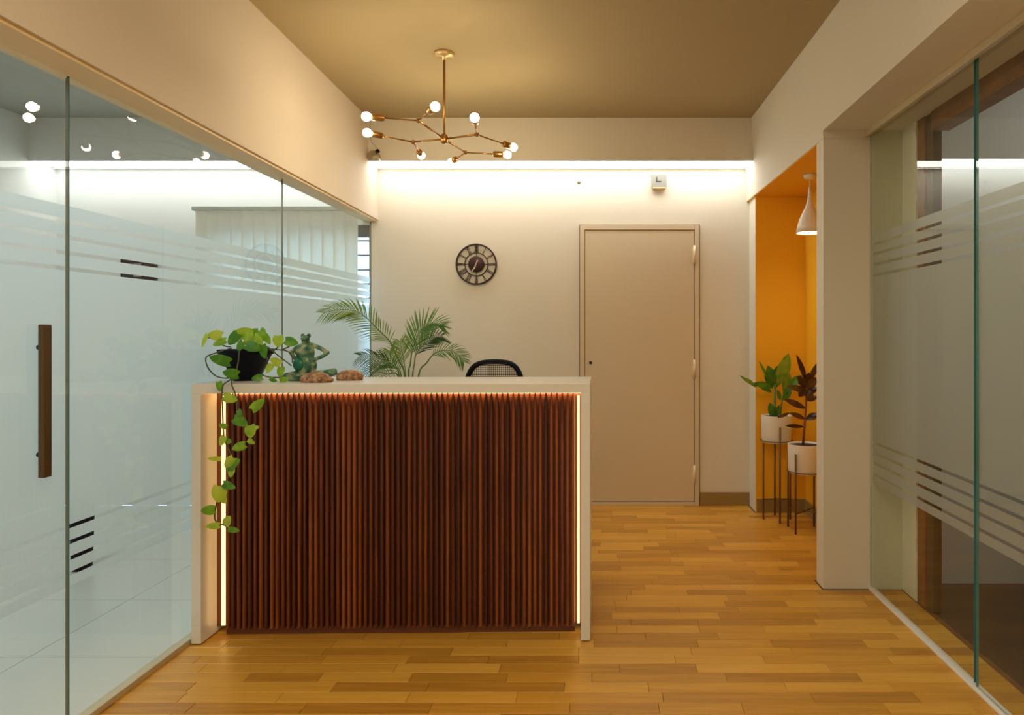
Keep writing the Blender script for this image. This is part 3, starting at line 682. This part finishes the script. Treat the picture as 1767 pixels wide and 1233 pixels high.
# ------------------------------------------------------------------ palm behind the desk
YA = 4.15
pp = P(703, 650, YA)
palm = empty('potted_palm', (pp.x, YA, 0), 'green feathery palm standing behind the desk near the left glass', 'potted plant')
m = MB(); m.lathe((pp.x, YA, 0), [(0, 0), (0.11, 0), (0.115, 0.01), (0.15, 0.26), (0.16, 0.265), (0.16, 0.29), (0.145, 0.29), (0.14, 0.25), (0, 0.25)], 32); m.build('pot', M['white'], palm)
m = MB(); m.lathe((pp.x, YA, 0.25), [(0, 0), (0.139, 0), (0.139, 0.008), (0.06, 0.016), (0, 0.018)], 24); m.build('soil', M['soil'], palm)
FR = [ # rachis px points with depth, first leaf index fraction, leaflet length px, count, droop
 ([(698,647,4.15),(690,625,4.14),(682,608,4.12),(672,588,4.1),(652,568,4.06),(631,547,4.02),(611,536,4.0),(583,534,3.98),(557,540,3.97)], 0.36, 38, 32, 0.5),
 ([(705,649,4.15),(708,628,4.16),(711,606,4.16),(718,585,4.17),(728,567,4.18),(744,557,4.2),(762,560,4.22)], 0.30, 46, 24, 0.25),
 ([(712,649,4.15),(715,628,4.17),(718,611,4.19),(732,593,4.22),(748,582,4.26),(763,580,4.3)], 0.38, 36, 18, 0.25),
 ([(722,649,4.16),(736,626,4.15),(751,609,4.14),(774,604,4.12),(792,613,4.11),(801,624,4.1)], 0.34, 26, 20, 0.4),
 ([(689,649,4.14),(680,632,4.1),(664,622,4.05),(643,615,4.0),(621,614,3.97)], 0.20, 32, 20, 0.7),
 ([(692,649,4.16),(684,632,4.2),(674,614,4.24),(672,606,4.26)], 0.15, 34, 14, 0.2),
 ([(688,652,4.12),(668,645,4.08),(648,641,4.04),(628,645,4.02)], 0.1, 26, 14, 0.4),
 ([(700,650,4.15),(698,630,4.24),(694,606,4.3),(690,588,4.35)], 0.4, 34, 14, 0.2)]
for (pts, st, ll, cnt, droop) in FR:
    base = Vector((pp.x + random.uniform(-.03, .03), YA + random.uniform(-.03, .03), 0.26))
    P3 = [P(*q) for q in pts]
    full = smooth_pts([base, base.lerp(P3[0], 0.55) + Vector((0, 0, 0.02))] + P3, 6)
    m = MB(); n = len(full); m.tube(full, [0.0065 - 0.0052 * i / (n - 1) for i in range(n)], 6); o = m.build('frond', M['greenstem'], palm)
    cur = smooth_pts(P3, 8); n = len(cur); bm = bmesh.new()
    for k in range(cnt):
        u = st + (1 - st) * (k + 0.5) / cnt; f = u * (n - 1); i = min(int(f), n - 2); c = cur[i].lerp(cur[i+1], f - i)
        d = (cur[min(i+2, n-1)] - cur[max(i-1, 0)]).normalized()
        v = (u - st) / (1 - st)
        L = ll * YA / F * (0.55 + 0.9 * math.sin(math.pi * min(1, v * 0.8 + 0.18))) * 0.75
        for s in (-1, 1):
            side = d.cross(Vector((0, -1, 0.25))).normalized() * s
            dirn = (side * 0.80 + d * (0.75 + 0.5 * v) + Vector((random.uniform(-.08, .08), random.uniform(-.35, .35), 0.08))).normalized()
            nrm = Vector((random.uniform(-.3, .3), -1, 0.4)); seg = 4; prev = None
            w0 = L * 0.019 + 0.0011
            for j in range(seg + 1):
                t = j / seg
                p = c + dirn * (L * t) + Vector((0, 0, -droop * L * t * t * 0.55))
                wd = w0 * math.sin(math.pi * min(0.999, 0.18 + t * 0.80))
                sv = dirn.cross(nrm).normalized() * wd
                cur2 = (bm.verts.new(p - sv), bm.verts.new(p + sv))
                if prev: bm.faces.new((prev[0], prev[1], cur2[1], cur2[0]))
                prev = cur2
    me = bpy.data.meshes.new('leaflets'); bm.to_mesh(me); bm.free()
    lo = link('leaflets', me, M['palm'], None); lo.parent = o
    lo.matrix_parent_inverse = Matrix.Translation(-Vector(palm.location)) @ Matrix.Identity(4)
    lo.matrix_parent_inverse = Matrix.Identity(4)

# ------------------------------------------------------------------ office chair behind the desk
YH = 4.30
cc = P(853, 650, YH); CXh = cc.x
ch = empty('office_chair', (CXh, YH, 0), 'black mesh-back office chair behind the desk', 'chair')
wS = 47 * YH / F; zt = P(0, 619, YH).z
m = MB()
arc = []
for k in range(-6, 7):
    t = k / 6; arc.append((CXh + wS * 0.93 * math.copysign(abs(t) ** 0.9, t) , YH + 0.02 * (1 - t*t), zt - 0.018 - 0.03 * t * t - 0.045 * abs(t) ** 6))
pts = [(CXh - wS * 0.86, YH - .03, 0.62), (CXh - wS * 1.0, YH - .01, 0.85)] + [(CXh - wS * 0.985, YH, zt - 0.14)] + arc + [(CXh + wS * 0.985, YH, zt - 0.14)] + [(CXh + wS * 1.0, YH - .01, 0.85), (CXh + wS * 0.86, YH - .03, 0.62), (CXh, YH - 0.03, 0.59), (CXh - wS * 0.86, YH - .03, 0.62)]
m.tube(smooth_pts(pts, 4), 0.0165, 10); m.build('back_frame', M['black'], ch)
# mesh weave
m = MB(); nx, nz = 26, 44
for i in range(nx):
    x = CXh - wS * 0.95 + 1.9 * wS * i / (nx - 1); t = (x - CXh) / wS
    ztop = zt - 0.02 - 0.03 * t * t - 0.06 * abs(t) ** 6
    m.box((x - 0.0018, YH + 0.000, 0.62), (x + 0.0018, YH + 0.002, ztop))
for j in range(nz):
    z = 0.62 + (zt - 0.03 - 0.62) * j / (nz - 1)
    hw = wS * 0.96 * (1 if z < zt - 0.09 else max(0.3, math.sqrt(max(0.0, 1 - ((z - zt + 0.09) / 0.07) ** 2 * 0.8))))
    m.box((CXh - hw, YH + 0.001, z - 0.0018), (CXh + hw, YH + 0.003, z + 0.0018))
o = m.build('back_mesh', M['blackmesh'], ch)
m = MB(); m.box((CXh - 0.23, YH - 0.50, 0.43), (CXh + 0.23, YH - 0.04, 0.50)); m.build('seat', M['blackmesh'], ch, 0.03, 4)
m = MB(); m.tube([(CXh, YH - 0.27, 0.10), (CXh, YH - 0.27, 0.43)], 0.028, 14); m.build('column', M['darkmetal'], ch)
m = MB(); m.tube([(CXh, YH - 0.25, 0.42), (CXh, YH + 0.02, 0.45), (CXh, YH + 0.02, 0.64)], 0.02, 8); m.build('back_support', M['black'], ch)
for k in range(5):
    a = 2 * math.pi * k / 5 + 0.3
    m = MB(); m.tube([(CXh, YH - 0.27, 0.11), (CXh + 0.28 * math.cos(a), YH - 0.27 + 0.28 * math.sin(a), 0.075)], [0.024, 0.014], 8); m.build('leg', M['black'], ch)
    m = MB(); m.lathe((CXh + 0.28 * math.cos(a) - 0.015, YH - 0.27 + 0.28 * math.sin(a), 0.029), [(0, 0), (0.028, 0), (0.028, 0.03), (0, 0.03)], 14, (1, 0, 0)); m.build('castor', M['black'], ch)
for s in (-1, 1):
    m = MB(); m.tube([(CXh + s * 0.24, YH - 0.28, 0.47), (CXh + s * 0.27, YH - 0.28, 0.66)], 0.014, 8); m.box((CXh + s * 0.27 - 0.035, YH - 0.38, 0.66), (CXh + s * 0.27 + 0.035, YH - 0.14, 0.685)); m.build('armrest', M['black'], ch)

# ------------------------------------------------------------------ chandelier
cl = P(766, 239, 3.83)
hub = Vector((-0.857, 3.83, 2.368))
chd = empty('chandelier', (hub.x, hub.y, H), 'branching brass chandelier with eight round bulbs hanging from the ceiling', 'chandelier')
m = MB(); m.lathe((hub.x, hub.y, H), [(0, 0), (0.055, 0), (0.055, -0.012), (0.045, -0.022), (0.012, -0.024), (0.012, -0.04), (0, -0.04)], 28); m.build('ceiling_rose', M['brass_light'], chd)
m = MB(); m.tube([(hub.x, hub.y, H - 0.03), hub + Vector((0, 0, 0.02))], 0.0065, 10); m.build('rod', M['brass'], chd)
m = MB(); m.lathe(hub, [(0, -0.026), (0.017, -0.024), (0.021, -0.012), (0.021, 0.012), (0.017, 0.024), (0, 0.026)], 16); m.build('hub', M['brass'], chd)
def onplane(x, y, Z=2.368):
    Y = (Z - EYE) * F / (CY - y); return P(x, y, Y)
nodes = {'A': onplane(722, 208), 'B': onplane(713, 245), 'C': onplane(823, 232), 'D': onplane(803, 263)}
bulbs = [('A', 632, 201), ('A', 751, 184), ('B', 633.5, 229), ('B', 727, 268), ('C', 819, 203), ('C', 886, 254), ('D', 876, 267), ('D', 779, 279.5)]
for k, n in nodes.items():
    m = MB(); m.tube([hub, n], 0.0055, 8); arm = m.build('arm', M['brass'], chd)
    m = MB(); m.ell(n, (0.0125, 0.0125, 0.0125), n=8); m.build('joint', M['brass'], arm)
for k, x, y in bulbs:
    n = nodes[k]; b = onplane(x, y); d = (b - n).normalized(); dist = (b - n).length
    s0 = n + d * max(0.01, dist - 0.088)
    m = MB(); m.tube([n, s0], 0.0042, 8); br = m.build('branch', M['brass'], chd)
    m = MB(); m.lathe(s0, [(0, 0), (0.012, 0), (0.0175, 0.006), (0.0175, 0.056), (0.0155, 0.058), (0.0155, 0.064), (0, 0.064)], 18, d); m.build('socket', M['brass'], br)
    m = MB(); R = 0.0225; prof = [(0, 0.058), (0.011, 0.058), (0.012, 0.064)]
    for j in range(3, 13):
        a = math.pi * j / 12; prof.append((R * math.sin(a) if j < 12 else 0, 0.088 - R * math.cos(a)))
    m.lathe(s0, prof, 20, d); m.build('bulb', M['bulb'], br)

# small clear globe at the bulkhead corner
g0 = P(645, 271, 4.95)
gb = empty('clear_globe', (g0.x, 4.95, g0.z + 0.06), 'clear glass globe with a black cap hanging in the corner beside the strip light', 'globe')
m = MB(); m.ell(g0, (0.048, 0.048, 0.048), n=14); m.build('globe', M['bulbglass'], gb)
m = MB(); m.tube([g0 + Vector((0.018, 0, 0.036)), g0 + Vector((0.030, 0.01, 0.050))], 0.014, 12); m.build('cap', M['black'], gb)
m = MB(); m.tube(smooth_pts([g0 + Vector((0.030, 0.01, 0.050)), g0 + Vector((0.0, 0.03, 0.09)), g0 + Vector((-0.035, 0.035, 0.14)), Vector((g0.x - 0.035, 4.987, H - 0.01))], 5), 0.0018, 6); m.build('cord', M['hand'], gb)

# ------------------------------------------------------------------ wall clock
k0 = P(822.5, 456, YB); R = 0.155; yw = YB - 0.012
ck = empty('wall_clock', (k0.x, YB, k0.z), 'round dark bronze openwork wall clock with Roman numerals', 'clock')
def ring(name, r0, r1, y0, y1, mat):
    m = MB(); m.lathe((k0.x, y0, k0.z), [(r1, 0), (r0, 0), (r0, y0 - y1), (r1, y0 - y1)], 56, (0, -1, 0))
    # close inner wall
    bm = m.bm; bmesh.ops.delete(bm, geom=[f for f in bm.faces if len(f.verts) > 10], context='FACES_ONLY')
    vs = list(bm.verts); A = vs[0:56]; B = vs[-56:]
    for k in range(56): bm.faces.new((A[k], B[k], B[(k+1) % 56], A[(k+1) % 56]))
    return m.build(name, mat, ck)
ring('outer_ring', R, R - 0.011, YB - 0.004, YB - 0.020, M['clock'])
ring('inner_ring', 0.090, 0.084, YB - 0.006, YB - 0.014, M['clock'])
m = MB(); m.lathe((k0.x, YB - 0.001, k0.z), [(0, 0), (0.060, 0), (0.060, 0.02), (0.057, 0.023), (0, 0.023)], 40, (0, -1, 0)); m.build('dial', M['clock'], ck)
for k in range(4):
    a = k * math.pi / 2; d = Vector((math.sin(a), 0, math.cos(a)))
    m = MB(); m.tube([k0 + d * 0.055 + Vector((0, -0.010, 0)), k0 + d * (R - 0.006) + Vector((0, -0.010, 0))], 0.0026, 6); m.build('spoke', M['clock'], ck)
GL = {'I': [((0, 0), (0, 1))], 'V': [((-.28, 1), (0, 0)), ((0, 0), (.28, 1))], 'X': [((-.28, 0), (.28, 1)), ((-.28, 1), (.28, 0))]}
AD = {'I': 0.34, 'V': 0.72, 'X': 0.72}
rom = ['XII', 'I', 'II', 'III', 'IV', 'V', 'VI', 'VII', 'VIII', 'IX', 'X', 'XI']
for h, s in enumerate(rom):
    a = 2 * math.pi * h / 12; up = Vector((math.sin(a), 0, math.cos(a))); rt = Vector((math.cos(a), 0, -math.sin(a)))
    hgt = R - 0.010 - 0.090; sx = hgt * 0.42; tot = sum(AD[c] for c in s) * sx; x = -tot / 2
    m = MB()
    for c in s:
        cx = x + AD[c] * sx / 2
        for (p, q) in GL[c]:
            A = k0 + up * (0.089 + p[1] * hgt) + rt * (cx + p[0] * sx) + Vector((0, -0.010, 0))
            B = k0 + up * (0.089 + q[1] * hgt) + rt * (cx + q[0] * sx) + Vector((0, -0.010, 0))
            m.tube([A, B], 0.0021, 5)
        x += AD[c] * sx
    m.build('numeral', M['clock'], ck)
for ang, L, wd, yo in ((208, 0.062, 0.0045, -0.026), (200, 0.040, 0.006, -0.029)):
    a = math.radians(ang); d = Vector((math.sin(a), 0, math.cos(a))); s = Vector((math.cos(a), 0, -math.sin(a)))
    c = k0 + Vector((0, yo, 0)); t = Vector((0, -0.0015, 0))
    q = [c - d * 0.034 - s * wd * 0.5, c - d * 0.034 + s * wd * 0.5, c + d * L + s * wd * 0.9, c + d * L - s * wd * 0.9]
    m = MB(); m.hexa([*q, *[p + t for p in q]]); m.build('hand', M['hand'], ck)

# ------------------------------------------------------------------ wall box over the door and small plug
b0 = P(1136.5, 315, YB)
wb = empty('wall_box', (b0.x, YB, b0.z), 'small grey-white box on the wall above the door', 'wall box')
m = MB(); m.box((b0.x - 0.056, YB - 0.045, b0.z - 0.045), (b0.x + 0.056, YB, b0.z + 0.056)); m.build('housing', M['device'], wb, 0.006)
m = MB(); m.box((b0.x - 0.050, YB - 0.050, b0.z - 0.054), (b0.x + 0.050, YB - 0.002, b0.z - 0.044)); m.build('base_lip', M['header'], wb, 0.003)
m = MB(); m.box((b0.x - 0.022, YB - 0.0475, b0.z - 0.004), (b0.x - 0.016, YB - 0.0448, b0.z + 0.032)); m.box((b0.x - 0.016, YB - 0.0475, b0.z - 0.004), (b0.x + 0.016, YB - 0.0448, b0.z + 0.002)); m.build('switch', M['darkmetal'], wb)
s0 = P(999, 314, YB)
wp = empty('wall_plug', (s0.x, YB, s0.z), 'tiny white plug on the wall above the left side of the door', 'wall plug')
m = MB(); m.lathe((s0.x, YB, s0.z), [(0, 0), (0.014, 0), (0.012, 0.012), (0.006, 0.016), (0, 0.016)], 16, (0, -1, 0)); m.build('cover', M['device'], wp)

# ------------------------------------------------------------------ niche pendant
YL = 4.32; l0 = P(1397.5, 300, YL); LX = l0.x
pl = empty('pendant_lamp', (LX, YL, ZN), 'white bell-shaped pendant lamp hanging in the orange niche', 'pendant lamp')
m = MB(); m.lathe((LX, YL, ZN), [(0, 0), (0.040, 0), (0.040, -0.012), (0.030, -0.026), (0.008, -0.032), (0, -0.032)], 28); m.build('ceiling_rose', M['white'], pl)
zr = P(0, 402, YL).z
m = MB(); m.tube([(LX, YL, ZN - 0.02), (LX, YL, zr + 0.27)], 0.0035, 8); m.build('cord', M['white'], pl)
prof = [(0.010, 0.285), (0.012, 0.24), (0.016, 0.20), (0.026, 0.165), (0.046, 0.125), (0.064, 0.085), (0.076, 0.045), (0.084, 0.0)]
inn = [(r - 0.003, z) for r, z in prof[::-1]]
m = MB(); m.lathe((LX, YL, zr), prof + inn, 40); 
bmesh.ops.delete(m.bm, geom=[f for f in m.bm.faces if len(f.verts) > 10 and f.calc_center_median().z < zr + 0.1], context='FACES_ONLY')
m.build('lamp_shade', M['white'], pl)
m = MB(); m.ell((LX, YL, zr + 0.045), (0.028, 0.028, 0.034), n=10); m.build('bulb', emit('pendant_bulb', (1.0, 0.84, 0.6, 1), 110), pl)
m = MB(); m.tube([(LX, YL, zr + 0.07), (LX, YL, zr + 0.20)], 0.012, 10); m.build('lamp_holder', M['white'], pl)

# ------------------------------------------------------------------ planters
def planter(cx, Y, rad, ztop, zbot, legs, name, label, crossz):
    e = empty(name, (cx, Y, 0), label, 'potted plant')
    m = MB(); m.lathe((cx, Y, zbot), [(0, 0), (rad * 0.93, 0), (rad * 0.97, 0.006), (rad, ztop - zbot - 0.002), (rad, ztop - zbot), (rad - 0.006, ztop - zbot), (rad - 0.008, ztop - zbot - 0.02), (0, ztop - zbot - 0.02)], 40)
    m.build('pot', M['white'], e)
    m = MB(); m.lathe((cx, Y, ztop - 0.022), [(0, 0), (rad - 0.009, 0), (rad - 0.009, 0.010), (rad * 0.5, 0.014), (0, 0.016)], 24); m.build('soil', M['soil'], e)
    ctr = Vector((cx, Y, crossz))
    m = MB(); m.tube([(cx + (rad + 0.003) * math.cos(a / 24 * 2 * math.pi), Y + (rad + 0.003) * math.sin(a / 24 * 2 * math.pi), zbot + 0.012) for a in range(25)], 0.0035, 6)
    m.build('stand_ring', M['standmetal'], e)
    for (lx, ly, lz) in legs:
        m = MB(); m.tube([(lx, ly, 0.0), (lx, ly, lz)], 0.0065, 8); lg = m.build('leg', M['standmetal'], e)
        m = MB(); m.tube([ctr, (lx, ly, crossz)], 0.0045, 6); m.build('brace', M['standmetal'], lg)
    return e
y1, r1 = 4.86, 0.105
c1 = P(1340, 740, y1).x
legs1 = []
for a in (-1.62, -2.72 - 0.35, 0.0 - 0.05, 1.45):
    q = 0.115 if a == -1.62 else 0.094
    legs1.append((c1 + q * math.cos(a), y1 + q * math.sin(a), 0.655 if a == -1.62 else 0.53))
pl1 = planter(c1, y1, r1, P(0, 719, y1 - r1).z, P(0, 766, y1 - r1).z, legs1, 'planter', 'green broad-leaved plant in a white pot on tall legs, rear of the niche', 0.14)
y2, r2 = 4.58, 0.112
c2 = 1.352
legs2 = [(c2 + 0.124 * math.cos(a), y2 + 0.124 * math.sin(a), 0.515) for a in (-2.35, -0.75, 0.8, 2.37)]
pl2 = planter(c2, y2, r2, P(0, 768, y2 - 0.6 * r2).z, P(0, 821, y2 - r2).z, legs2, 'planter', 'dark red rubber plant in a white pot on shorter legs beside the column', 0.13)
# plant 1
YQ = y1 - 0.02
def bl1(b, t, w, Y0=YQ, Y1=YQ - 0.02, mat='dief', par=pl1, nz=0.2, nx=0.0, bend=0.05, fold=0.15):
    B = P(*b, Y0); T = P(*t, Y1)
    put_leaf(par, M[mat], B, T, w * Y0 / F, (nx, -1, nz), lance, bend=bend, fold=fold)
m = MB(); m.tube([P(1338, 722, YQ), P(1337, 700, YQ), P(1337, 662, YQ)], [0.011, 0.010, 0.008], 8); m.build('stem', M['greenstem'], pl1)
m = MB(); m.tube([P(1346, 722, YQ), P(1349, 695, YQ), P(1353, 670, YQ)], [0.007, 0.005, 0.004], 8); m.build('stem', M['greenstem'], pl1)
bl1((1339, 666), (1361, 609), 24, nx=0.2); bl1((1335, 666), (1325, 630), 18, nx=-0.2); bl1((1325, 655), (1309, 621), 5)
bl1((1334, 668), (1297, 662), 13, Y1=YQ - 0.05, nz=0.5); bl1((1305, 668), (1275, 647), 6, Y0=YQ - 0.04, Y1=YQ - 0.09); bl1((1303, 666), (1288, 652), 5, Y0=YQ - 0.04, Y1=YQ - 0.06)
bl1((1331, 676), (1310, 667), 10, nz=0.6)
bl1((1353, 676), (1360, 640), 17, nx=0.3); bl1((1356, 672), (1385, 647), 15, nz=0.4); bl1((1350, 690), (1366, 674), 10); bl1((1347, 690), (1341, 672), 8)
bl1((1334, 719), (1328, 694), 14); bl1((1338, 720), (1345, 698), 10); bl1((1352, 680), (1372, 660), 13, nz=0.5); bl1((1338, 668), (1343, 630), 20, Y1=YQ + 0.03); bl1((1331, 668), (1320, 640), 12, Y1=YQ + 0.02)
# plant 2
YR_ = y2
m = MB(); m.tube([P(1385, 772, YR_), P(1388, 738, YR_), P(1391, 700, YR_), P(1391, 668, YR_), P(1393, 655, YR_)], [0.0085, 0.0075, 0.0065, 0.005, 0.003], 8); m.build('stem', M['redstem'], pl2)
rb = [((1391,657),(1374,611),9),((1396,657),(1412,624),10),((1391,674),(1358,666),11),((1389,704),(1352,688),11),((1388,722),(1362,712),9),((1362,712),(1341,721),6),((1386,736),(1355,734),7),((1391,723),(1414,714),13),
      ((1391,668),(1376,648),14),((1393,670),(1408,650),15),((1391,672),(1401,692),15),((1391,670),(1378,684),14),((1392,675),(1412,670),14),((1391,664),(1396,642),12),((1391,690),(1412,684),12),((1390,668),(1380,660),13)]
for (b, t, w_) in rb:
    bl1(b, t, w_, YR_, YR_ - 0.03, 'rubber', pl2, nz=random.uniform(0.1, 0.7), nx=random.uniform(-.3, .3), bend=0.06)

# ------------------------------------------------------------------ things in the cabin seen through the clear lines of the frosted film
sp = empty('switch_panel', (-3.47, YB, 1.70), 'dark switch panel on the cabin back wall behind the frosted lines', 'switch panel')
m = MB(); m.box((-3.600, YB - 0.03, 1.69), (-3.335, YB, 1.856)); m.build('housing', M['black'], sp, 0.004)
for k in range(3):
    m = MB(); m.box((-3.575 + k * 0.078, YB - 0.036, 1.72), (-3.520 + k * 0.078, YB - 0.0295, 1.82)); m.build('switch', M['device'] if k == 1 else M['darkmetal'], sp)
wbn = empty('waste_bin', (-2.86, 3.84, 0), 'slim black waste bin on the cabin floor behind the left glass', 'waste bin')
m = MB(); m.lathe((-2.86, 3.84, 0.0), [(0, 0), (0.048, 0), (0.060, 0.36), (0.064, 0.365), (0.064, 0.375), (0.056, 0.375), (0.046, 0.02), (0, 0.02)], 28); m.build('body', M['black'], wbn)
